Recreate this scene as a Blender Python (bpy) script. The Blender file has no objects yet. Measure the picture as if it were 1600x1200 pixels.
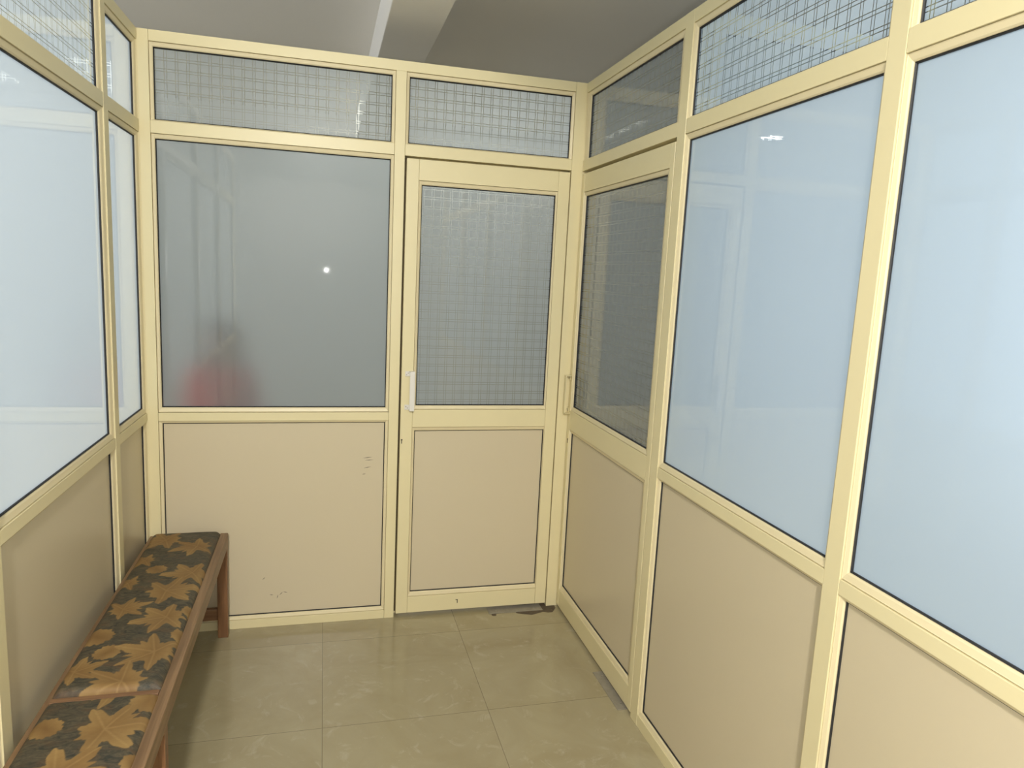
import bpy, bmesh, math, random
import numpy as np
from mathutils import Vector, Matrix
random.seed(4); rng = np.random.default_rng(4)
sc = bpy.context.scene
C = sc.collection

# ------------------------------------------------------------------ camera
F_PX = 1115.49
cam = bpy.data.cameras.new('camera'); camo = bpy.data.objects.new('camera', cam); C.objects.link(camo)
R_ = Vector((0.96663928, -0.25143609, 0.04887121)); U_ = Vector((-0.00832568, 0.1598542, 0.98710553)); F_ = Vector((0.25600622, 0.95458186, -0.15242797))
m = Matrix((R_, U_, -F_)).transposed().to_4x4()
CAM = Vector((0.6766, -3.0695, 1.5713))
m.translation = CAM
camo.matrix_world = m
cam.sensor_fit = 'HORIZONTAL'; cam.sensor_width = 36.0; cam.lens = F_PX / 1600 * 36.0
cam.clip_start = 0.02
sc.camera = camo

# ------------------------------------------------------------------ world, exposure
w = bpy.data.worlds.new('world'); sc.world = w; w.use_nodes = True
w.node_tree.nodes['Background'].inputs[0].default_value = (0.75, 0.87, 1.0, 1); w.node_tree.nodes['Background'].inputs[1].default_value = 1.0
vs = sc.view_settings
vs.view_transform = 'Standard'; vs.look = 'None'; vs.gamma = 1; vs.use_curve_mapping = False; vs.exposure = 0.0
try:
    sc.cycles.use_denoising = True; sc.cycles.denoiser = 'OPENIMAGEDENOISE'
    sc.cycles.sample_clamp_indirect = 4.0
    sc.cycles.max_bounces = 16; sc.cycles.transparent_max_bounces = 24; sc.cycles.transmission_bounces = 12; sc.cycles.diffuse_bounces = 6
    sc.cycles.caustics_reflective = False; sc.cycles.caustics_refractive = False
except Exception: pass

def lamp(name, kind, loc, energy, color=(1, 1, 1), rot=(0, 0, 0), **k):
    l = bpy.data.lights.new(name, kind); l.energy = energy; l.color = color
    for a, v in k.items(): setattr(l, a, v)
    o = bpy.data.objects.new(name, l); o.location = loc; o.rotation_euler = rot; C.objects.link(o); return o
PI = math.pi
# the camera's flash, beside its lens
lamp('camera_flash', 'POINT', (0.697, -3.064, 1.527), 42.0, (1.0, 0.98, 0.93), shadow_soft_size=0.006)
# unseen fill light added behind the camera, tilted at the end partition
lamp('frontal_fill_light', 'AREA', (0.5, -4.55, 2.76), 124.0, (1.0, 0.96, 0.88), (math.radians(42), 0, 0), shape='DISK', size=0.24)
# daylight from the window walls of the rooms on either side, and an unseen fill light added in the hall
lamp('daylight_right', 'AREA', (4.25, -2.4, 1.75), 50.0, (0.64, 0.80, 1.0), (0, PI / 2, 0), shape='RECTANGLE', size=1.9, size_y=2.7)
lamp('daylight_left', 'AREA', (-3.15, -1.9, 1.75), 104.0, (0.78, 0.87, 1.0), (0, -PI / 2, 0), shape='RECTANGLE', size=1.9, size_y=5.6)
lamp('hall_fill_light', 'AREA', (1.7, 2.75, 2.79), 18.0, (1.0, 0.98, 0.93), (0, 0, 0), shape='RECTANGLE', size=2.4, size_y=1.0)

# ------------------------------------------------------------------ material helpers
def mat(name):
    m = bpy.data.materials.new(name); m.use_nodes = True; nt = m.node_tree; nt.nodes.clear()
    out = nt.nodes.new('ShaderNodeOutputMaterial'); return m, nt, out
class N:
    def __init__(s, nt): s.nt = nt
    def __call__(s, t, **k):
        n = s.nt.nodes.new(t)
        ins = k.pop('i', {})
        for a, v in k.items(): setattr(n, a, v)
        for a, v in ins.items():
            if hasattr(v, 'is_linked') or hasattr(v, 'links'): s.nt.links.new(v, n.inputs[a])
            else: n.inputs[a].default_value = v
        return n
def math_(n, op, a, b=None, c=None):
    ins = {0: a}
    if b is not None: ins[1] = b
    if c is not None: ins[2] = c
    return n('ShaderNodeMath', operation=op, i=ins).outputs[0]
def mixc(n, f, a, b):
    x = n('ShaderNodeMix', data_type='RGBA'); L = n.nt.links
    for idx, v in ((0, f), (6, a), (7, b)):
        if hasattr(v, 'links'): L.new(v, x.inputs[idx])
        else: x.inputs[idx].default_value = v
    return x.outputs[2]
def simple(name, col, rough=0.4, metal=0.0, noise=0.0, scale=8.0, bump=0.0, coat=0.0, spec=0.5):
    m, nt, out = mat(name); n = N(nt)
    b = n('ShaderNodeBsdfPrincipled', i={'Roughness': rough, 'Metallic': metal, 'Coat Weight': coat, 'Specular IOR Level': spec})
    c = (*col, 1)
    if noise or bump:
        tc = n('ShaderNodeTexCoord'); nz = n('ShaderNodeTexNoise', i={'Vector': tc.outputs['Object'], 'Scale': scale, 'Detail': 4.0})
        dk = tuple(x * (1 - noise) for x in col) + (1,)
        nt.links.new(mixc(n, nz.outputs[0], dk, c), b.inputs['Base Color'])
        if bump:
            bp = n('ShaderNodeBump', i={'Height': nz.outputs[0], 'Strength': bump, 'Distance': 0.002}); nt.links.new(bp.outputs[0], b.inputs['Normal'])
    else: b.inputs['Base Color'].default_value = c
    nt.links.new(b.outputs[0], out.inputs[0]); return m

PAINT = simple('cream_paint', (0.74, 0.66, 0.41), 0.36, noise=0.06, scale=5, spec=0.38)
PAINT2 = simple('cream_bead_paint', (0.72, 0.63, 0.41), 0.38, noise=0.05, scale=5, spec=0.38)
PANEL = simple('beige_laminate', (0.60, 0.525, 0.375), 0.30, noise=0.05, scale=2.0)
GASK = simple('black_gasket', (0.012, 0.012, 0.013), 0.6)
STRIP = simple('dark_strip', (0.07, 0.05, 0.02), 0.8)
DARK = simple('dark_gap', (0.02, 0.018, 0.015), 0.8)
CEIL = simple('ceiling_paint', (0.88, 0.845, 0.78), 0.85, noise=0.04, scale=1.5)
WALLM = simple('white_wall_paint', (0.62, 0.62, 0.60), 0.8, noise=0.05, scale=1.2)
STEEL = simple('worn_steel', (0.34, 0.31, 0.25), 0.5, 0.1, noise=0.45, scale=30)
SCREW = simple('screw_metal', (0.45, 0.42, 0.38), 0.35, 0.9)
WHITEP = simple('white_plastic', (0.72, 0.70, 0.66), 0.3)
CEMENT = simple('broken_cement', (0.14, 0.105, 0.068), 0.9, noise=0.6, scale=60, bump=0.6)
SCUFF = simple('scuff', (0.22, 0.19, 0.15), 0.7)

def wood(name, c1, c2, axis='Y'):
    m, nt, out = mat(name); n = N(nt)
    tc = n('ShaderNodeTexCoord')
    sc_ = {'Y': (40, 2.0, 40), 'Z': (40, 40, 2.0), 'X': (2.0, 40, 40)}[axis]
    mp = n('ShaderNodeMapping', i={'Vector': tc.outputs['Object'], 'Scale': sc_})
    nz = n('ShaderNodeTexNoise', i={'Vector': mp.outputs[0], 'Scale': 1.6, 'Detail': 6.0, 'Distortion': 0.6})
    rp = n('ShaderNodeMapRange', i={'Value': nz.outputs[0], 'From Min': 0.32, 'From Max': 0.68})
    b = n('ShaderNodeBsdfPrincipled', i={'Base Color': mixc(n, rp.outputs[0], (*c1, 1), (*c2, 1)), 'Roughness': 0.45})
    bp = n('ShaderNodeBump', i={'Height': nz.outputs[0], 'Strength': 0.25, 'Distance': 0.001}); nt.links.new(bp.outputs[0], b.inputs['Normal'])
    nt.links.new(b.outputs[0], out.inputs[0]); return m
WOODR = wood('bench_rail_wood', (0.15, 0.085, 0.04), (0.27, 0.165, 0.085), 'Y')
WOODL = wood('bench_leg_wood', (0.15, 0.07, 0.03), (0.24, 0.12, 0.055), 'Z')
WOODX = wood('bench_stretcher_wood', (0.16, 0.08, 0.04), (0.25, 0.14, 0.07), 'X')

# floor: polished vitrified tile
def floor_mat():
    m, nt, out = mat('floor_tile'); n = N(nt)
    tc = n('ShaderNodeTexCoord'); sp = n('ShaderNodeSeparateXYZ', i={0: tc.outputs['Object']})
    def joint(s, off):
        a = math_(n, 'ADD', s, off); a = math_(n, 'DIVIDE', a, 0.584); fl = math_(n, 'FLOOR', a)
        fr = math_(n, 'SUBTRACT', a, fl); d = math_(n, 'ABSOLUTE', math_(n, 'SUBTRACT', fr, 0.5))
        return math_(n, 'GREATER_THAN', d, 0.5 - 0.0012 / 0.584), fl
    jx, fx = joint(sp.outputs[0], -0.684 + 5.84); jy, fy = joint(sp.outputs[1], 0.172 + 5.84)
    j = math_(n, 'MAXIMUM', jx, jy)
    cb = n('ShaderNodeCombineXYZ', i={0: math_(n, 'MULTIPLY', fx, 3.7), 1: math_(n, 'MULTIPLY', fy, 5.3), 2: 0.0})
    va = n('ShaderNodeVectorMath', operation='ADD', i={0: tc.outputs['Object'], 1: cb.outputs[0]})
    n1 = n('ShaderNodeTexNoise', i={'Vector': va.outputs[0], 'Scale': 2.4, 'Detail': 8.0, 'Roughness': 0.62, 'Distortion': 1.2})
    n2 = n('ShaderNodeTexNoise', i={'Vector': va.outputs[0], 'Scale': 7.0, 'Detail': 6.0, 'Roughness': 0.7, 'Distortion': 2.0})
    c = mixc(n, n('ShaderNodeMapRange', i={'Value': n1.outputs[0], 'From Min': 0.35, 'From Max': 0.68}).outputs[0], (0.31, 0.265, 0.16, 1), (0.37, 0.33, 0.215, 1))
    c = mixc(n, n('ShaderNodeMapRange', i={'Value': n2.outputs[0], 'From Min': 0.56, 'From Max': 0.74, 'To Max': 0.75}).outputs[0], c, (0.44, 0.40, 0.30, 1))
    n3 = n('ShaderNodeTexNoise', i={'Vector': va.outputs[0], 'Scale': 5.0, 'Detail': 9.0, 'Roughness': 0.75, 'Distortion': 1.5})
    c = mixc(n, n('ShaderNodeMapRange', i={'Value': n3.outputs[0], 'From Min': 0.66, 'From Max': 0.80, 'To Max': 0.45}).outputs[0], c, (0.18, 0.14, 0.085, 1))
    c = mixc(n, math_(n, 'MULTIPLY', j, 0.75), c, (0.16, 0.13, 0.085, 1))
    b = n('ShaderNodeBsdfPrincipled', i={'Base Color': c, 'Roughness': 0.13, 'Specular IOR Level': 0.45})
    nt.links.new(b.outputs[0], out.inputs[0]); return m
FLOORM = floor_mat()

# glass. slot 0: front face carrying the film, slot 1: the clear rest of the pane
def coat(n, base, rough=0.015):
    fr = n('ShaderNodeFresnel', i={'IOR': 1.5})
    g = n('ShaderNodeBsdfGlossy', i={'Color': (1, 1, 1, 1), 'Roughness': rough})
    return n('ShaderNodeMixShader', i={0: fr.outputs[0], 1: base, 2: g.outputs[0]}).outputs[0]
def frost(n, tint, see):
    tc = n('ShaderNodeTexCoord'); nz = n('ShaderNodeTexNoise', i={'Vector': tc.outputs['Object'], 'Scale': 1.3, 'Detail': 3.0})
    col = mixc(n, nz.outputs[0], tuple(x * 0.96 for x in tint) + (1,), (*tint, 1))
    d = n('ShaderNodeBsdfDiffuse', i={'Color': col}); t = n('ShaderNodeBsdfTranslucent', i={'Color': col})
    a = n('ShaderNodeMixShader', i={0: 0.80, 1: d.outputs[0], 2: t.outputs[0]})
    r = n('ShaderNodeBsdfRefraction', i={'Color': col, 'Roughness': 0.80, 'IOR': 1.35})
    return n('ShaderNodeMixShader', i={0: see, 1: a.outputs[0], 2: r.outputs[0]}).outputs[0]
def frosted(name, tint, see):
    m, nt, out = mat(name); n = N(nt); nt.links.new(coat(n, frost(n, tint, see)), out.inputs[0]); return m
def grid(name, tint, see):
    m, nt, out = mat(name); n = N(nt)
    uv = n('ShaderNodeUVMap'); sp = n('ShaderNodeSeparateXYZ', i={0: uv.outputs[0]}); P = 0.0395
    def ln(s):
        a = math_(n, 'MODULO', math_(n, 'ADD', s, 10.0), P); a = math_(n, 'ABSOLUTE', math_(n, 'SUBTRACT', a, P / 2))
        a = math_(n, 'ABSOLUTE', math_(n, 'SUBTRACT', a, 0.0047)); return math_(n, 'LESS_THAN', a, 0.0011)
    k = math_(n, 'MAXIMUM', ln(sp.outputs[0]), ln(sp.outputs[1]))
    tr = n('ShaderNodeBsdfTransparent', i={'Color': (0.93, 0.96, 0.95, 1)})
    x = n('ShaderNodeMixShader', i={0: k, 1: frost(n, tint, see), 2: tr.outputs[0]})
    nt.links.new(coat(n, x.outputs[0]), out.inputs[0]); return m
def clear():
    m, nt, out = mat('clear_glass'); n = N(nt)
    tr = n('ShaderNodeBsdfTransparent', i={'Color': (0.95, 0.98, 0.97, 1)})
    nt.links.new(tr.outputs[0], out.inputs[0]); return m
FROST = frosted('frosted_glass', (0.78, 0.85, 0.90), 0.50)
GRID = grid('check_film_glass', (0.78, 0.84, 0.88), 0.30)
FROST_SIDE = frosted('frosted_glass_opaque', (0.79, 0.85, 0.90), 0.22)
CLEAR = clear()

# ------------------------------------------------------------------ mesh helpers
def link(name, me, mats, parent=None, smooth=False):
    for m_ in (mats if isinstance(mats, (list, tuple)) else [mats]): me.materials.append(m_)
    if smooth:
        for p in me.polygons: p.use_smooth = True
    o = bpy.data.objects.new(name, me); C.objects.link(o)
    if parent: o.parent = parent
    return o
def obj(name, bm, mats, parent=None, smooth=False):
    me = bpy.data.meshes.new(name); bm.normal_update(); bm.to_mesh(me); bm.free(); return link(name, me, mats, parent, smooth)
def box(bm, a, b, T=None, bev=0.0, seg=1):
    T = T or (lambda x, y, z: Vector((x, y, z)))
    (x0, y0, z0), (x1, y1, z1) = a, b
    t = bmesh.new()
    vs_ = [t.verts.new((x, y, z)) for x in (x0, x1) for y in (y0, y1) for z in (z0, z1)]
    for f in ((0, 1, 3, 2), (4, 6, 7, 5), (0, 4, 5, 1), (2, 3, 7, 6), (0, 2, 6, 4), (1, 5, 7, 3)): t.faces.new([vs_[i] for i in f])
    if bev: bmesh.ops.bevel(t, geom=t.edges[:], offset=bev, segments=seg, affect='EDGES', profile=0.5)
    for v in t.verts: v.co = T(*v.co)
    bmesh.ops.recalc_face_normals(t, faces=t.faces[:])
    mp = {}
    for v in t.verts: mp[v] = bm.verts.new(v.co)
    for f in t.faces: bm.faces.new([mp[v] for v in f.verts])
    t.free()
def cyl(bm, c0, c1, r, n=16, T=None, r1=None):
    c0, c1 = Vector(c0), Vector(c1); d = (c1 - c0).normalized(); r1 = r if r1 is None else r1
    a = d.orthogonal().normalized(); b = d.cross(a)
    T = T or (lambda x, y, z: Vector((x, y, z)))
    A = [bm.verts.new(T(*(c0 + r * (math.cos(t) * a + math.sin(t) * b)))) for t in [2 * PI * i / n for i in range(n)]]
    B = [bm.verts.new(T(*(c1 + r1 * (math.cos(t) * a + math.sin(t) * b)))) for t in [2 * PI * i / n for i in range(n)]]
    for i in range(n): bm.faces.new((A[i], A[(i + 1) % n], B[(i + 1) % n], B[i]))
    bm.faces.new(A[::-1]); bm.faces.new(B)
def empty(name, loc=(0, 0, 0), rz=0):
    o = bpy.data.objects.new(name, None); o.location = loc; o.rotation_euler = (0, 0, rz); C.objects.link(o); o.empty_display_size = 0.1; return o
def tag(o, label=None, cat=None, group=None, kind=None):
    if label: o['label'] = label
    if cat: o['category'] = cat
    if group: o['group'] = group
    if kind: o['kind'] = kind
    return o
def st(o, label, cat): return tag(o, label, cat, kind='structure')

# wall frames: (u along the wall from the far corner, d depth away from the room, z)
W = 1.7713
def frame(o, t, nrm):
    o, t, nrm = Vector(o), Vector(t), Vector(nrm)
    return lambda u, d, z: o + t * u + nrm * d + Vector((0, 0, z))
ar, al = -0.003885, -0.009643
TB = frame((0, 0, 0), (1, 0, 0), (0, 1, 0))
TR = frame((W, 0, 0), (math.sin(ar), -math.cos(ar), 0), (math.cos(ar), math.sin(ar), 0))
TL = frame((0, 0, 0), (math.sin(al), -math.cos(al), 0), (-math.cos(al), -math.sin(al), 0))
TC = frame((W + 0.001, -0.948, 0), (1, 0, 0), (0, 1, 0))      # cross partition in the right hand room

DEP = 0.06
def member(bm, T, u0, u1, z0, z1, d0=0.0, d1=DEP):
    g = 0.0006 if u1 - u0 > z1 - z0 else 0.0       # rails butt against the posts with a hairline joint
    box(bm, (u0 + g, d0, z0), (u1 - g, d1, z1), T, 0.0012, 2)
def ring(bm, T, r, bw, prof):
    u0, u1, z0, z1 = r; bl, br, bb, bt = bw; rows = []
    for f, d in prof:
        # f: fraction of the bead width; beyond 1 a fixed number of metres
        if f <= 1: o = [bl * f, br * f, bb * f, bt * f]
        else: o = [bl + f - 1, br + f - 1, bb + f - 1, bt + f - 1]
        rows.append([bm.verts.new(T(*p)) for p in ((u0 + o[0], d, z0 + o[2]), (u1 - o[1], d, z0 + o[2]), (u1 - o[1], d, z1 - o[3]), (u0 + o[0], d, z1 - o[3]))])
    for a, b in zip(rows, rows[1:]):
        for i in range(4): bm.faces.new((a[i], a[(i + 1) % 4], b[(i + 1) % 4], b[i]))
    bmesh.ops.recalc_face_normals(bm, faces=bm.faces[:])
BEAD = [(0, 0.014), (0.06, 0.014), (0.09, 0.0045), (0.14, 0.0038), (0.2, 0.0048), (0.8, 0.008), (1.0, 0.011), (1.0, 0.024)]
GK = [(1.0, 0.0135), (1.0015, 0.0125), (1.0034, 0.015), (1.0034, 0.024)]
def pane(name, T, r, bw, mats, parent, d0=0.0185, d1=0.0245, over=0.002):
    u0, u1, z0, z1 = r; u0 += bw[0] - over; u1 -= bw[1] - over; z0 += bw[2] - over; z1 -= bw[3] - over
    bm = bmesh.new(); uv = bm.loops.layers.uv.new('UVMap')
    P = [(u0, d0, z0), (u1, d0, z0), (u1, d0, z1), (u0, d0, z1), (u0, d1, z0), (u1, d1, z0), (u1, d1, z1), (u0, d1, z1)]
    V = [bm.verts.new(T(*p)) for p in P]
    for k, f in enumerate(((0, 1, 2, 3), (7, 6, 5, 4), (0, 4, 5, 1), (1, 5, 6, 2), (2, 6, 7, 3), (3, 7, 4, 0))):
        fc = bm.faces.new([V[i] for i in f]); fc.material_index = 0 if k == 0 else min(1, len(mats) - 1)
        for lp, i in zip(fc.loops, f): lp[uv].uv = (P[i][0], P[i][2])
    # make the front face look into the room
    bm.normal_update(); fn = bm.faces; fn.ensure_lookup_table()
    want = T(0, -1, 0) - T(0, 0, 0)
    if fn[0].normal.dot(want) < 0:
        for f in bm.faces: f.normal_flip()
    return obj(name, bm, list(mats), parent)
WN = [0]
def window(T, r, bw, film, label):
    WN[0] += 1
    root = empty('window_%d' % WN[0], T((r[0] + r[1]) / 2, 0.02, r[2]))
    st(root, label, 'window'); inv = root.location.copy()
    T2 = lambda u, d, z: T(u, d, z) - inv
    bm = bmesh.new(); ring(bm, T2, r, bw, BEAD); obj('window_frame', bm, PAINT2, root)
    bm = bmesh.new(); ring(bm, T2, r, bw, GK); g = obj('gasket', bm, GASK, root); g['label'] = 'black rubber gasket'
    pane('glass_pane', T2, r, bw, (film, CLEAR), root)
    return root
def infill(T, r, bw, parent, panelname='infill_panel'):
    bm = bmesh.new(); ring(bm, T, r, bw, BEAD); obj('panel_bead', bm, PAINT2, parent)
    bm = bmesh.new(); ring(bm, T, r, bw, GK); g = obj('gasket', bm, GASK, parent); g['label'] = 'black rubber gasket'
    return pane(panelname, T, r, bw, (PANEL,), parent, 0.0175, 0.027)

ZT0, ZT1, ZM0, ZM1, ZTOP, ZTL = 2.031, 2.077, 0.917, 0.952, 2.40, 2.36
BT = (0.0135, 0.0135, 0.005, 0.017); BM = (0.0135, 0.0135, 0.020, 0.018); BP = (0.0135, 0.0135, 0.016, 0.010)

# ------------------------------------------------------------------ back partition
bm = bmesh.new()
member(bm, TB, 0.0, 0.0385, 0, ZTOP)
member(bm, TB, 0.953, 0.9955, 0, ZTL)
member(bm, TB, 1.7225, W + 0.001, 0, ZTOP)
member(bm, TB, -DEP, 0.0, 0, ZTOP, 0.002); member(bm, TB, W + 0.001, W + DEP, 0, ZTOP, 0.002)      # corner returns
member(bm, TB, 0.0385, 1.7225, ZTL, ZTOP, 0.0006)
member(bm, TB, 0.0385, 0.953, ZT0, ZT1, 0.0006); member(bm, TB, 0.9955, 1.7225, ZT0, ZT1, 0.0006)
member(bm, TB, 0.0385, 0.953, ZM0, ZM1, 0.0006); member(bm, TB, 0.0385, 0.953, 0.0, 0.0385, 0.0006)
member(bm, TB, 0.985, 1.022, 0, ZT0, 0.047, DEP + 0.006); member(bm, TB, 1.700, 1.735, 0, ZT0, 0.047, DEP + 0.006); member(bm, TB, 0.985, 1.735, 2.005, 2.05, 0.047, DEP + 0.006)   # door stops
wall_back = st(obj('wall_back', bm, PAINT), 'cream aluminium framed partition across the end of the room', 'wall')
pb = infill(TB, (0.0385, 0.953, 0.0385, ZM0), BP, wall_back)
window(TB, (0.0385, 0.953, ZM1, ZT0), BM, FROST, 'large frosted pane left of the door in the end partition')
window(TB, (0.0385, 0.953, ZT1, ZTL), BT, GRID, 'long check-film fanlight at top left of the end partition')
window(TB, (0.9955, 1.7225, ZT1, ZTL), BT, GRID, 'check-film fanlight directly above the end door')
# a few scuffs on the big panel
def marks(name, T, parent, segs, d, wd):
    bm = bmesh.new()
    for (u0, z0, u1, z1) in segs:
        a = Vector((u0, z0)); b = Vector((u1, z1)); e = (b - a); q = Vector((-e.y, e.x)).normalized() * wd / 2
        V = [bm.verts.new(T(p.x, d, p.y)) for p in (a, (a + b) / 2 - q, b, (a + b) / 2 + q)]; bm.faces.new(V)
        V2 = [bm.verts.new(T(p.x, d + 0.0004, p.y)) for p in (a, (a + b) / 2 - q, b, (a + b) / 2 + q)]; bm.faces.new(V2[::-1])
    return obj(name, bm, SCUFF, parent)
marks('scuff_marks', TB, pb, [(0.845, 0.745, 0.89, 0.75), (0.855, 0.735, 0.895, 0.737), (0.85, 0.70, 0.885, 0.706), (0.845, 0.672, 0.862, 0.674),
                              (0.50, 0.135, 0.515, 0.15), (0.515, 0.15, 0.535, 0.145), (0.46, 0.14, 0.475, 0.138), (0.49, 0.12, 0.495, 0.138), (0.43, 0.21, 0.442, 0.222)], 0.0172, 0.004)

# ------------------------------------------------------------------ doors
def door(name, T, u0, u1, zb, zt, sw, zr, glass, pan, film, label, hu, white, mark=False):
    root = empty(name, T((u0 + u1) / 2, 0.02, 0)); st(root, label, 'door'); inv = root.location.copy()
    T2 = lambda u, d, z: T(u, d, z) - inv
    g0, g1, gz0, gz1 = glass; p0, p1, pz0, pz1 = pan
    bm = bmesh.new(); b = 0.014
    member(bm, T2, u0, u0 + sw, zb, zt, 0.001, 0.045); member(bm, T2, u1 - sw, u1, zb, zt, 0.001, 0.045)
    member(bm, T2, u0 + sw, u1 - sw, gz1 + 0.017, zt, 0.0016, 0.045)
    member(bm, T2, u0 + sw, u1 - sw, pz1 + 0.017, gz0 - 0.017, 0.0016, 0.045)
    member(bm, T2, u0 + sw, u1 - sw, zb, pz0 - 0.020, 0.0016, 0.045)
    obj('door_frame', bm, PAINT, root)
    r = (u0 + sw, u1 - sw, gz0 - 0.017, gz1 + 0.017); bw = (g0 - u0 - sw, u1 - sw - g1, 0.017, 0.017)
    bm = bmesh.new(); ring(bm, T2, r, bw, BEAD); obj('glass_bead', bm, PAINT2, root)
    bm = bmesh.new(); ring(bm, T2, r, bw, GK); obj('gasket', bm, GASK, root)['label'] = 'black rubber gasket'
    pane('glass_pane', T2, r, bw, (film, CLEAR), root)
    r = (u0 + sw, u1 - sw, pz0 - 0.020, pz1 + 0.017); bw = (p0 - u0 - sw, u1 - sw - p1, 0.020, 0.017)
    infill(T2, r, bw, root, 'door_panel')
    bm = bmesh.new()
    for a, b in ((u0 - (0.0085 if white else 0.002), u0 - 0.0002), (u1 + 0.0002, u1 + 0.0045)): box(bm, (a, 0.030 if a < u0 else 0.030, zb), (b, 0.046, zt + 0.004), T2)
    obj('gap_shade_strip', bm, STRIP, root)['label'] = 'dark brown strip standing in for shade in the door gap'  # shade of the gap beside the door, put in as dark strips
    # pull handle: folded strip standing off two screwed tabs
    hm = WHITEP if white else PAINT
    z0, z1 = (0.962, 1.135) if white else (0.952, 1.128)
    bm = bmesh.new()
    box(bm, (hu + 0.012, -0.030, z0), (hu + 0.034, -0.026, z1), T2, 0.0015, 2)
    for za in (z0, z1 - 0.004): box(bm, (hu + 0.012, -0.028, za), (hu + 0.034, 0.001, za + 0.004), T2, 0.001)
    for za in (z0 + 0.002, z1 - 0.024): box(bm, (hu - 0.006, -0.003, za), (hu + 0.016, 0.0005, za + 0.022), T2, 0.001)
    h = obj('handle', bm, hm, root); h['label'] = 'white pull handle' if white else 'cream pull handle'
    for za in (z0 + 0.013, z1 - 0.013):
        for du, dz in (((0.000, 0.003), (0.007, -0.003)) if za < 1.0 else ((0.000, -0.003), (0.007, 0.003))):
            bm = bmesh.new(); cyl(bm, (hu + du, -0.0052, za + dz), (hu + du, -0.002, za + dz), 0.0026, 12, T2); obj('screw', bm, SCREW, h)
    bm = bmesh.new(); ku = u0 + (0.008 if white else 0.02)
    cyl(bm, (ku, -0.0004, 0.829), (ku, 0.002, 0.829), 0.0036, 14, T2); box(bm, (ku - 0.0016, -0.0004, 0.812), (ku + 0.0016, 0.002, 0.828), T2)
    obj('keyhole', bm, DARK, root)
    if mark:
        bm = bmesh.new(); box(bm, (1.287, 0.0008, 0.048), (1.290, 0.003, 0.066), T2); box(bm, (1.280, 0.0008, 0.063), (1.290, 0.003, 0.066), T2); obj('latch_slot', bm, DARK, root)
    return root
door('door_1', TB, 1.0045, 1.7175, 0.017, 2.022, 0.0515, None, (1.070, 1.6585, 0.981, 1.920), (1.068, 1.664, 0.114, 0.868), GRID,
     'hinged door in the end partition with a white pull handle', 1.026, True, True)
door('door_2', TR, 0.004, 0.882, 0.014, 2.018, 0.030, None, (0.042, 0.826, 0.983, 1.922), (0.042, 0.826, 0.118, 0.862), GRID,
     'hinged door in the right partition beside the far corner', 0.006, False)

# ------------------------------------------------------------------ right partition
bm = bmesh.new()
posts = [(0.889, 0.943), (1.786, 1.836), (2.706, 2.756), (3.62, 3.67)]
for a, b in posts: member(bm, TR, a, b, 0, ZTOP)
edges = [0.002] + [x for p_ in posts for x in p_]
bays = [(edges[i], edges[i + 1]) for i in range(0, len(edges) - 1, 2)]
for k, (a, b) in enumerate(bays):
    member(bm, TR, a, b, ZTL, ZTOP, 0.0006); member(bm, TR, a, b, ZT0, ZT1, 0.0006)
    if k: member(bm, TR, a, b, ZM0, ZM1, 0.0006); member(bm, TR, a, b, 0, 0.045, 0.0006)
member(bm, TR, 0.0, 0.02, 0, ZT0, 0.047, DEP + 0.006); member(bm, TR, 0.862, 0.9, 0, ZT0, 0.047, DEP + 0.006); member(bm, TR, 0.0, 0.9, 2.0, 2.05, 0.047, DEP + 0.006)
wall_right = st(obj('wall_right', bm, PAINT), 'cream aluminium framed partition along the right side', 'wall')
nm = [None, 'middle frosted window right of the side door', 'nearest frosted window at the right edge', 'frosted window of the right partition behind the camera']
nt_ = ['check-film fanlight above the side door', 'check-film fanlight above the middle right window', 'check-film fanlight at the upper right corner', 'fanlight of the right partition behind the camera']
for k, (a, b) in enumerate(bays):
    window(TR, (a, b, ZT1, ZTL), (0.035, 0.03, 0.005, 0.018) if k == 0 else BT, GRID, nt_[k])
    if k:
        infill(TR, (a, b, 0.045, ZM0), BP, wall_right); window(TR, (a, b, ZM1, ZT0), BM, FROST_SIDE, nm[k])

# ------------------------------------------------------------------ left partition
bm = bmesh.new()
posts = [(0.388, 0.437), (1.325, 1.375), (2.26, 2.31), (3.2, 3.25)]
for a, b in posts: member(bm, TL, a, b, 0, ZTOP)
edges = [0.001] + [x for p_ in posts for x in p_]
bays = [(edges[i], edges[i + 1]) for i in range(0, len(edges) - 1, 2)]
for k, (a, b) in enumerate(bays):
    member(bm, TL, a, b, ZTL, ZTOP, 0.0006); member(bm, TL, a, b, ZT0, ZT1, 0.0006); member(bm, TL, a, b, ZM0, ZM1, 0.0006); member(bm, TL, a, b, 0, 0.045, 0.0006)
wall_left = st(obj('wall_left', bm, PAINT), 'cream aluminium framed partition along the left side', 'wall')
nl = ['narrow frosted window in the far left corner', 'large frosted window on the left above the bench', 'frosted window of the left partition beside the camera', 'frosted window of the left partition behind the camera']
nlt = ['narrow fanlight in the far left corner', 'check-film fanlight at the upper left corner', 'fanlight of the left partition beside the camera', 'fanlight of the left partition behind the camera']
for k, (a, b) in enumerate(bays):
    s = (0.02, 0.014) if k == 0 else (0.022, 0.014)
    window(TL, (a, b, ZT1, ZTL), (*s, 0.005, 0.018), FROST_SIDE if k == 0 else GRID, nlt[k])
    infill(TL, (a, b, 0.045, ZM0), (*s, 0.016, 0.010), wall_left); window(TL, (a, b, ZM1, ZT0), (*s, 0.02, 0.018), FROST_SIDE, nl[k])

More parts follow.
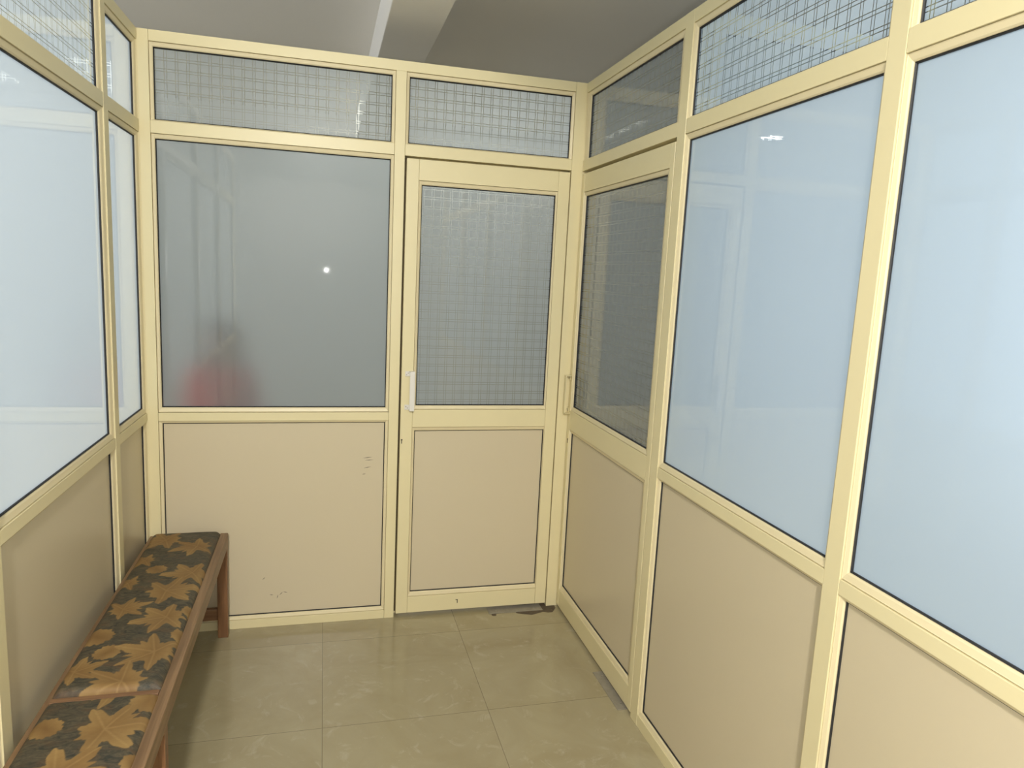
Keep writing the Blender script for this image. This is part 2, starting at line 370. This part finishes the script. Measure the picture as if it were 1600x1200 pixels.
# ------------------------------------------------------------------ cross partition of the room to the right
bm = bmesh.new(); CU = [(0.062, 0.10), (1.18, 1.225), (2.36, 2.405)]
for a, b in CU: member(bm, TC, a, b, 0, ZTOP)
for (a, b) in ((0.10, 1.18), (1.225, 2.36)):
    for z0, z1 in ((ZTL, ZTOP), (ZT0, ZT1), (ZM0, ZM1), (0, 0.045)): member(bm, TC, a, b, z0, z1, 0.0006)
wall_cross = st(obj('wall_side', bm, PAINT), 'cream framed cross partition seen through the right fanlight', 'wall')
for (a, b) in ((0.10, 1.18), (1.225, 2.36)):
    infill(TC, (a, b, 0.045, ZM0), BP, wall_cross)
    window(TC, (a, b, ZM1, ZT0), BM, FROST, 'frosted window of the cross partition beyond the right wall'); window(TC, (a, b, ZT1, ZTL), BT, FROST, 'fanlight of the cross partition beyond the right wall')

# ------------------------------------------------------------------ shell
X0, X1, Y0, Y1, HC = -3.2, 4.3, -4.9, 3.4, 2.82
bm = bmesh.new(); box(bm, (X0, Y0, -0.1), (X1, Y1, 0.0)); floor = st(obj('floor', bm, FLOORM), 'polished beige marble-look tile floor', 'floor')
bm = bmesh.new(); box(bm, (X0, Y0, HC), (X1, Y1, HC + 0.1)); st(obj('ceiling', bm, CEIL), 'plain off-white plastered ceiling', 'ceiling')
bm = bmesh.new(); box(bm, (0.925, Y0, 2.60), (1.16, Y1, HC - 0.0), None, 0.004, 2); st(obj('trim_1', bm, CEIL), 'plastered beam running along the ceiling', 'beam')
for nme, a, b in (('wall_far', (X0, Y1, 0), (X1, Y1 + 0.1, HC)), ('wall_near', (X0, Y0 - 0.1, 0), (X1, Y0, HC)), ('wall_outer_left', (X0 - 0.1, Y0, 0), (X0, Y1, HC)), ('wall_outer_right', (X1, Y0, 0), (X1 + 0.1, Y1, HC))):
    bm = bmesh.new(); box(bm, a, b); st(obj(nme, bm, WALLM), 'plain white outer wall beyond the partitions', 'wall')

# ceiling lamps (round recessed panels)
def em(name, col, s):
    m_, nt, out = mat(name); n = N(nt); e = n('ShaderNodeEmission', i={'Color': (*col, 1), 'Strength': s}); nt.links.new(e.outputs[0], out.inputs[0]); return m_
LED = em('led_diffuser', (1.0, 0.98, 0.95), 45.0)
def ceiling_lamp(x, y, label):
    root = empty('ceiling_light', (x, y, HC)); tag(root, label, 'ceiling light', 'round panel lights in the ceiling')
    bm = bmesh.new(); cyl(bm, (0, 0, -0.018), (0, 0, 0), 0.105, 32); obj('rim', bm, WHITEP, root)
    bm = bmesh.new(); cyl(bm, (0, 0, -0.021), (0, 0, -0.0175), 0.092, 32); obj('diffuser', bm, LED, root)
for x, y, l in ((-0.7, 2.45, 'round ceiling light beyond the end partition, mirrored in the middle right pane'), (-2.6, 2.37, 'round ceiling light beyond the end partition, mirrored in the nearest right pane'),
                (0.5, -4.6, 'unseen round ceiling light added behind the camera')):  # last one is an added fixture, out of view, to go with the fill
    ceiling_lamp(x, y, l)

# ------------------------------------------------------------------ floor plates and broken tile
def plate(x, y, a, b, label):
    root = empty('floor_plate', (x, y, 0)); tag(root, label, 'floor plate')
    bm = bmesh.new(); box(bm, (-a / 2, -b / 2, 0.0), (a / 2, b / 2, 0.003), None, 0.0008); obj('cover', bm, STEEL, root)
    for s in (-1, 1):
        bm = bmesh.new()
        p = (s * a * 0.36, -0.01 * (b < a) * 1.0, 0) if a > b else (-0.008, s * b * 0.36, 0)
        cyl(bm, (p[0], p[1], 0.002), (p[0], p[1], 0.0045), 0.004, 12); obj('screw', bm, SCREW, root)
plate(1.565, -0.008, 0.26, 0.062, 'worn steel floor plate under the end door')
plate(1.772, -0.718, 0.07, 0.255, 'grey steel floor plate under the side door')
bm = bmesh.new(); bmc = bmesh.new()
pts = [(1.565, -0.045), (1.60, -0.062), (1.635, -0.075), (1.665, -0.066), (1.69, -0.052), (1.715, -0.064), (1.74, -0.06), (1.765, -0.03), (1.765, 0.03), (1.69, 0.03), (1.57, 0.03)]
pts = [(x + random.uniform(-.004, .004), y + random.uniform(-.004, .004)) for x, y in pts]
V = [bm.verts.new((x, y, 0.0012)) for x, y in pts]; bm.faces.new(V)
V2 = [bm.verts.new((x, y, -0.001)) for x, y in pts]; bm.faces.new(V2[::-1])
for i in range(len(V)): bm.faces.new((V[i], V2[i], V2[(i + 1) % len(V)], V[(i + 1) % len(V)]))
bmesh.ops.recalc_face_normals(bm, faces=bm.faces[:])
obj('chipped_patch', bm, CEMENT, floor)
bm = bmesh.new(); cyl(bm, (1.455, -0.048, -0.001), (1.455, -0.048, 0.001), 0.012, 10); obj('chipped_patch', bm, CEMENT, floor)

# ------------------------------------------------------------------ bench
BX0, BX1, BZ = 0.004, 0.300, 0.445
BY0, BY1, BYM = -2.42, -0.030, -1.185
LEAVES = [(0.084,-0.139,0.080),(0.210,-0.219,0.070),(0.051,-0.337,0.050),(0.110,-0.431,0.032),(0.234,-0.471,0.075),(0.041,-0.531,0.050),(0.177,-0.617,0.083),(0.075,-0.731,0.057),(0.213,-0.801,0.075),(0.281,-0.756,0.03),(0.280,-0.911,0.032),(0.047,-0.900,0.042),(0.097,-0.996,0.033),(0.223,-1.011,0.078),(0.041,-1.084,0.055),(0.172,-1.150,0.080),(0.053,-1.322,0.034),(0.185,-1.348,0.085),(0.259,-1.239,0.042),(0.281,-1.477,0.03),(0.126,-1.500,0.085)]
y = -1.66; k = 0
while y > BY0:
    LEAVES.append((0.08 + 0.13 * (k % 2) + random.uniform(-.02, .02), y, random.choice((0.08, 0.07, 0.035)))); y -= 0.085; k += 1
lf_r = random.Random(9)
LF = []
for (x, y, r) in LEAVES:
    big = r > 0.045
    LF.append((x, y, r * 1.0, lf_r.choice((0.15, 3.3, -0.2, 3.0)) + lf_r.uniform(-.3, .3), big, lf_r.random()))
def leaf_field(x, y):
    """pattern of the fabric: mask, tone inside the leaf, vein"""
    M = np.zeros_like(x); T = np.zeros_like(x); V = np.zeros_like(x)
    for (cx, cy, r, ang, big, tone) in LF:
        dx = x - cx; dy = (y - cy) * 0.92
        near = (np.abs(dx) < r * 1.7) & (np.abs(dy) < r * 1.7)
        if not near.any(): continue
        X = dx[near]; Y = dy[near]
        rad = np.hypot(X, Y) / r; th = np.arctan2(Y, X) - ang
        th = (th + PI) % (2 * PI) - PI
        if big:
            lobes = [(0, 1.5, 0.55), (0.95, 1.3, 0.5), (-0.95, 1.3, 0.5), (1.95, 1.15, 0.55), (-1.95, 1.1, 0.55), (0.5, 1.0, 0.35), (-0.5, 1.0, 0.35), (2.8, 0.8, 0.5), (-2.8, 0.75, 0.5)]
            R = np.full_like(rad, 0.60)
            for a, l, wd in lobes:
                d = np.abs((th - a + PI) % (2 * PI) - PI) / wd
                R = np.maximum(R, l * np.clip(1 - d ** 1.35, 0, 1) ** 0.55 * (1 - 0.25 * d.clip(0, 1)) )
            R *= 1 + 0.05 * np.sin(13 * th + tone * 9) + 0.03 * np.sin(29 * th)
        else:
            R = 1.0 + 0.13 * np.abs(np.sin(4.5 * th + tone * 5)) + 0.05 * np.sin(17 * th)
        mk = np.clip((R - rad) / 0.05, 0, 1)
        vein = np.zeros_like(rad)
        if big:
            for a, l, wd in lobes[:5]:
                d = np.abs((th - a + PI) % (2 * PI) - PI) * rad
                vein = np.maximum(vein, np.clip(1 - d / 0.05, 0, 1))
        tn = np.clip(0.25 + 0.55 * rad / np.maximum(R, .3) + 0.25 * np.sin(th * 2 + tone * 6) * rad + 0.2 * (tone - .5), 0, 1)
        m0 = M[near]; M[near] = np.maximum(m0, mk); T[near] = np.where(mk > 0.3, tn, T[near]); V[near] = np.where(mk > 0.3, vein, V[near])
    return M, T, V
def fabric():
    m_, nt, out = mat('leaf_print_rexine'); n = N(nt)
    at = n('ShaderNodeAttribute', attribute_name='print'); sp = n('ShaderNodeSeparateColor', i={0: at.outputs['Color']})
    tc = n('ShaderNodeTexCoord')
    mp = n('ShaderNodeMapping', i={'Vector': tc.outputs['Object'], 'Scale': (30, 60, 30), 'Rotation': (0, 0, 0.3)})
    n1 = n('ShaderNodeTexNoise', i={'Vector': mp.outputs[0], 'Scale': 1.0, 'Detail': 7.0, 'Roughness': 0.7, 'Distortion': 1.6})
    n2 = n('ShaderNodeTexNoise', i={'Vector': mp.outputs[0], 'Scale': 0.5, 'Detail': 5.0, 'Roughness': 0.6, 'Distortion': 0.5})
    bg = mixc(n, n('ShaderNodeMapRange', i={'Value': n1.outputs[0], 'From Min': 0.36, 'From Max': 0.66}).outputs[0], (0.022, 0.024, 0.020, 1), (0.11, 0.088, 0.052, 1))
    bg = mixc(n, n('ShaderNodeMapRange', i={'Value': n2.outputs[0], 'From Min': 0.52, 'From Max': 0.72, 'To Max': 0.6}).outputs[0], bg, (0.12, 0.06, 0.026, 1))
    lf_ = mixc(n, sp.outputs[1], (0.15, 0.075, 0.022, 1), (0.30, 0.19, 0.068, 1))
    lf_ = mixc(n, math_(n, 'MULTIPLY', sp.outputs[2], 0.35), lf_, (0.44, 0.30, 0.12, 1))
    lf_ = mixc(n, n('ShaderNodeMapRange', i={'Value': n1.outputs[0], 'From Min': 0.45, 'From Max': 0.75, 'To Max': 0.45}).outputs[0], lf_, (0.20, 0.10, 0.03, 1))
    c = mixc(n, sp.outputs[0], bg, lf_)
    b = n('ShaderNodeBsdfPrincipled', i={'Base Color': c, 'Roughness': 0.62})
    n3 = n('ShaderNodeTexNoise', i={'Vector': tc.outputs['Object'], 'Scale': 400.0})
    bp = n('ShaderNodeBump', i={'Height': n3.outputs[0], 'Strength': 0.12, 'Distance': 0.0006}); nt.links.new(bp.outputs[0], b.inputs['Normal'])
    nt.links.new(b.outputs[0], out.inputs[0]); return m_
FAB = fabric()
ob = Vector((0.15, -1.2, 0))
bench = empty('bench', ob); tag(bench, 'long wooden bench with leaf-print cushions against the left wall', 'bench')
def B(x, y, z): return Vector((x, y, z)) - ob
def cushion(name, y0, y1, x0, x1, zb, h):
    nx = 112; ny = int((y1 - y0) / 0.0028)
    xs = np.linspace(0, 1, nx); ys = np.linspace(0, 1, ny)
    gx, gy = np.meshgrid(xs, ys)
    def edge(t, L, r):   # rounded shoulder
        d = np.minimum(t, 1 - t) * L; q = np.clip(1 - d / r, 0, 1); return np.sqrt(np.clip(1 - q * q, 0, 1))
    hz = edge(gx, x1 - x0, 0.022) * edge(gy, y1 - y0, 0.022)
    hz = hz * (h * 0.80 + h * 0.20 * (np.sin(gx * PI) ** 0.7) * (np.sin(gy * PI) ** 0.3))
    hz += 0.0012 * np.sin(gy * 60 + gx * 5) * np.sin(gx * PI)
    px = x0 + gx * (x1 - x0); py = y0 + gy * (y1 - y0)
    co = np.stack([px - ob.x, py - ob.y, zb + hz], -1).reshape(-1, 3)
    idx = np.arange(nx * ny).reshape(ny, nx)
    f = np.stack([idx[:-1, :-1], idx[:-1, 1:], idx[1:, 1:], idx[1:, :-1]], -1).reshape(-1, 4)
    # bottom rim
    rim = list(idx[0, :]) + list(idx[1:, -1]) + list(idx[-1, -2::-1]) + list(idx[-2:0:-1, 0])
    base = len(co); low = co[rim].copy(); low[:, 2] = zb - 0.02
    co = np.concatenate([co, low]); n_ = len(rim)
    side = [(int(rim[i]), base + i, base + (i + 1) % n_, int(rim[(i + 1) % n_])) for i in range(n_)]
    me = bpy.data.meshes.new(name)
    me.from_pydata(co.tolist(), [], f.tolist() + side + [tuple(base + i for i in range(n_))][::1]); me.update()
    M, T, V = leaf_field(co[:, 0] + ob.x, co[:, 1] + ob.y)
    a = me.color_attributes.new('print', 'FLOAT_COLOR', 'POINT')
    a.data.foreach_set('color', np.stack([M, T, V, np.ones_like(M)], -1).astype(np.float32).ravel())
    return link(name, me, FAB, bench, True)
cushion('seat_cushion', BYM + 0.010, BY1 - 0.012, BX0 + 0.012, BX1 - 0.026, BZ - 0.004, 0.030)
cushion('seat_cushion', BY0 + 0.03, BYM - 0.014, BX0 + 0.012, BX1 - 0.026, BZ - 0.004, 0.024)
bm = bmesh.new(); T = lambda x, y, z: B(x, y, z)
box(bm, (BX1 - 0.030, BY0, BZ - 0.055), (BX1, BY1, BZ + 0.003), T, 0.003, 2); obj('front_rail', bm, WOODR, bench)
bm = bmesh.new(); box(bm, (BX0, BY0, BZ - 0.055), (BX0 + 0.014, BY1, BZ + 0.002), T, 0.002, 2); obj('back_rail', bm, WOODR, bench)
for ya, yb in ((BY0, BY0 + 0.03), (BY1 - 0.014, BY1)):
    bm = bmesh.new(); box(bm, (BX0 + 0.014, ya, BZ - 0.055), (BX1 - 0.030, yb, BZ + 0.0), T, 0.002, 2); obj('end_rail', bm, WOODX, bench)
bm = bmesh.new(); box(bm, (BX0 + 0.014, BYM - 0.012, BZ - 0.05), (BX1 - 0.030, BYM + 0.008, BZ + 0.006), T, 0.002, 2); obj('divider_strip', bm, WOODX, bench)
bm = bmesh.new(); box(bm, (BX0 + 0.014, BY0 + 0.03, BZ - 0.03), (BX1 - 0.030, BY1 - 0.014, BZ - 0.022), T); obj('seat_board', bm, WOODR, bench)
for ly in (-0.068, -1.275, -2.40):
    for xa, xb in ((BX1 - 0.041, BX1 - 0.001), (BX0 + 0.001, BX0 + 0.035)):
        bm = bmesh.new(); box(bm, (xa, ly, 0), (xb, ly + 0.036, BZ - 0.05 + (0.035 if xa > .1 else 0)), T, 0.002, 2); obj('leg', bm, WOODL, bench)
    bm = bmesh.new(); box(bm, (BX0 + 0.035, ly + 0.008, 0.075), (BX1 - 0.041, ly + 0.03, 0.125), T, 0.002, 2); obj('stretcher', bm, WOODX, bench)

# ------------------------------------------------------------------ the person behind the frosted pane
SKIN = simple('skin', (0.42, 0.25, 0.17), 0.5, noise=0.1, scale=20)
HAIR = simple('black_hair', (0.012, 0.010, 0.009), 0.5, noise=0.3, scale=60, bump=0.5)
RED = simple('red_cloth', (0.80, 0.03, 0.04), 0.8, noise=0.15, scale=30, bump=0.3)
NAVY = simple('dark_trousers', (0.03, 0.035, 0.06), 0.8, noise=0.2, scale=30)
def skin(name, verts, edges_, radii, m_, parent, sub=2):
    me = bpy.data.meshes.new(name); me.from_pydata(verts, edges_, []); me.update()
    o = bpy.data.objects.new(name, me); C.objects.link(o); o.parent = parent
    md = o.modifiers.new('skin', 'SKIN'); md.use_smooth_shade = True
    for i, v in enumerate(me.skin_vertices[0].data): v.radius = (radii[i], radii[i]) if not isinstance(radii[i], tuple) else radii[i]; v.use_root = (i == 0)
    s = o.modifiers.new('sub', 'SUBSURF'); s.levels = sub; s.render_levels = sub
    dg = bpy.context.evaluated_depsgraph_get(); me2 = bpy.data.meshes.new_from_object(o.evaluated_get(dg)); o.modifiers.clear(); o.data = me2
    me2.materials.clear(); me2.materials.append(m_)
    for p in me2.polygons: p.use_smooth = True
    return o
pr = empty('person', (0.25, 0.30, 0)); pr.scale = (1.02, 1.0, 1.0); tag(pr, 'person with dark hair and red top, blurred behind the frosted pane', 'person')
# body (faces -Y)
vb = [(0, 0, .66), (0, .005, .79), (0, .01, .94), (0, .01, 1.045), (0, .005, 1.085), (0, 0, 1.12)]
rb = [.088, .080, .092, .088, .045, .038]; eb = [(0, 1), (1, 2), (2, 3), (3, 4), (4, 5)]
for s in (-1, 1):
    b = len(vb)
    vb += [(s * .062, 0, .58), (s * .066, -.005, .33), (s * .068, .01, .07), (s * .070, -.075, .035)]; rb += [.062, .046, .030, .026]
    eb += [(0, b), (b, b + 1), (b + 1, b + 2), (b + 2, b + 3)]
    b = len(vb)
    vb += [(s * .095, .01, 1.07), (s * .125, .01, .84), (s * .137, -.03, .64), (s * .137, -.045, .595)]; rb += [.040, .030, .022, .024]
    eb += [(3, b), (b, b + 1), (b + 1, b + 2), (b + 2, b + 3)]
    for j in range(4):
        q = len(vb); y_ = -.065 + j * .014; L = (.030, .036, .034, .027)[j]
        vb += [(s * .139, y_, .565), (s * .138, y_ - .004, .565 - L), (s * .133, y_ - .008, .565 - 1.7 * L)]; rb += [.0075, .0068, .0058]; eb += [(b + 3, q), (q, q + 1), (q + 1, q + 2)]
    q = len(vb); vb += [(s * .132, -.078, .585), (s * .127, -.088, .560)]; rb += [.0085, .007]; eb += [(b + 3, q), (q, q + 1)]
body = skin('body', vb, eb, rb, SKIN, pr)
# head joined to the body as one surface
def blob(fn, nu=36, nv=26):
    bm = bmesh.new(); rows = []
    for j in range(nv + 1):
        ph = PI * j / nv
        rows.append([bm.verts.new(fn(2 * PI * i / nu, ph)) for i in range(nu)])
    for j in range(nv):
        for i in range(nu): bm.faces.new((rows[j][i], rows[j][(i + 1) % nu], rows[j + 1][(i + 1) % nu], rows[j + 1][i]))
    bmesh.ops.remove_doubles(bm, verts=bm.verts[:], dist=1e-5); bmesh.ops.recalc_face_normals(bm, faces=bm.faces[:]); return bm
def head(t, ph):
    x = math.sin(ph) * math.cos(t); y = math.sin(ph) * math.sin(t); z = math.cos(ph)
    tp = 1 - 0.22 * max(0, -z) ** 1.2
    X, Y, Z = x * .070 * tp, y * .082 * (1 - 0.1 * max(0, -z)), z * .098
    if y < -.3:                                     # face side: brow, eye hollows, nose, mouth
        n_ = math.exp(-((x * 5.0) ** 2)) * math.exp(-(((z + .12) * 3.8) ** 2)); Y -= .016 * n_
        for s in (-1, 1): Y += .007 * math.exp(-(((x - s * .38) * 5) ** 2)) * math.exp(-(((z - .08) * 6) ** 2))
        Y -= .004 * math.exp(-((x * 3) ** 2)) * math.exp(-(((z + .48) * 9) ** 2)); Y -= .006 * math.exp(-((x * 3.5) ** 2)) * math.exp(-(((z + .85) * 5) ** 2))
    return (X, Y - .004, Z + 1.200)
bm = blob(head)
for s in (-1, 1):
    tb = blob(lambda t, ph: (s * .071 + .007 * math.sin(ph) * math.cos(t), .004 + .013 * math.sin(ph) * math.sin(t), 1.195 + .022 * math.cos(ph)), 12, 8)
    mm = {v: bm.verts.new(v.co) for v in tb.verts}
    for f in tb.faces: bm.faces.new([mm[v] for v in f.verts])
    tb.free()
bm.from_mesh(body.data); bm.to_mesh(body.data); bm.free()
for p_ in body.data.polygons: p_.use_smooth = True
for s in (-1, 1):
    bm = blob(lambda t, ph: (s * .027 + .010 * math.sin(ph) * math.cos(t), -.074 + .006 * math.sin(ph) * math.sin(t), 1.208 + .0055 * math.cos(ph)), 12, 8); obj('eye', bm, HAIR, pr, True)
bm = blob(lambda t, ph: (.020 * math.sin(ph) * math.cos(t), -.0805 + .005 * math.sin(ph) * math.sin(t), 1.153 + .005 * math.cos(ph)), 12, 8); obj('mouth', bm, simple('lips', (0.4, 0.12, 0.10), 0.5), pr, True)
def hair(t, ph):
    x = math.sin(ph) * math.cos(t); y = math.sin(ph) * math.sin(t); z = math.cos(ph)
    low = max(0, -z); k = 1.0
    if y < -.25 and z < .45: k = 0.72              # drawn back from the face
    X = x * .092 * k * (1 + .12 * low); Y = max(y, -0.62 if z < .5 else -1) * .094 * k + .014; Z = z * (.115 if z > 0 else .19)
    return (X, Y + .006 * math.sin(9 * t), Z + 1.210)
obj('hair', blob(hair), HAIR, pr, True)
vt = [(0, 0, .60), (0, .005, .79), (0, .01, .96), (0, .01, 1.075), (0, .006, 1.11)]; rt_ = [(.105, .10), (.096, .09), (.104, .095), (.098, .09), (.056, .05)]
et = [(0, 1), (1, 2), (2, 3), (3, 4)]
for s in (-1, 1):
    b = len(vt); vt += [(s * .095, .01, 1.075), (s * .125, .01, .86), (s * .135, -.012, .72)]; rt_ += [.048, .040, .036]; et += [(3, b), (b, b + 1), (b + 1, b + 2)]
obj_top = skin('red_top', vt, et, rt_, RED, pr)
vt = [(0, 0, .62)]; rt_ = [.098]; et = []
for s in (-1, 1):
    b = len(vt); vt += [(s * .062, 0, .55), (s * .066, -.003, .33), (s * .068, .008, .09)]; rt_ += [.072, .056, .044]; et += [(0, b), (b, b + 1), (b + 1, b + 2)]
skin('trousers', vt, et, rt_, NAVY, pr)
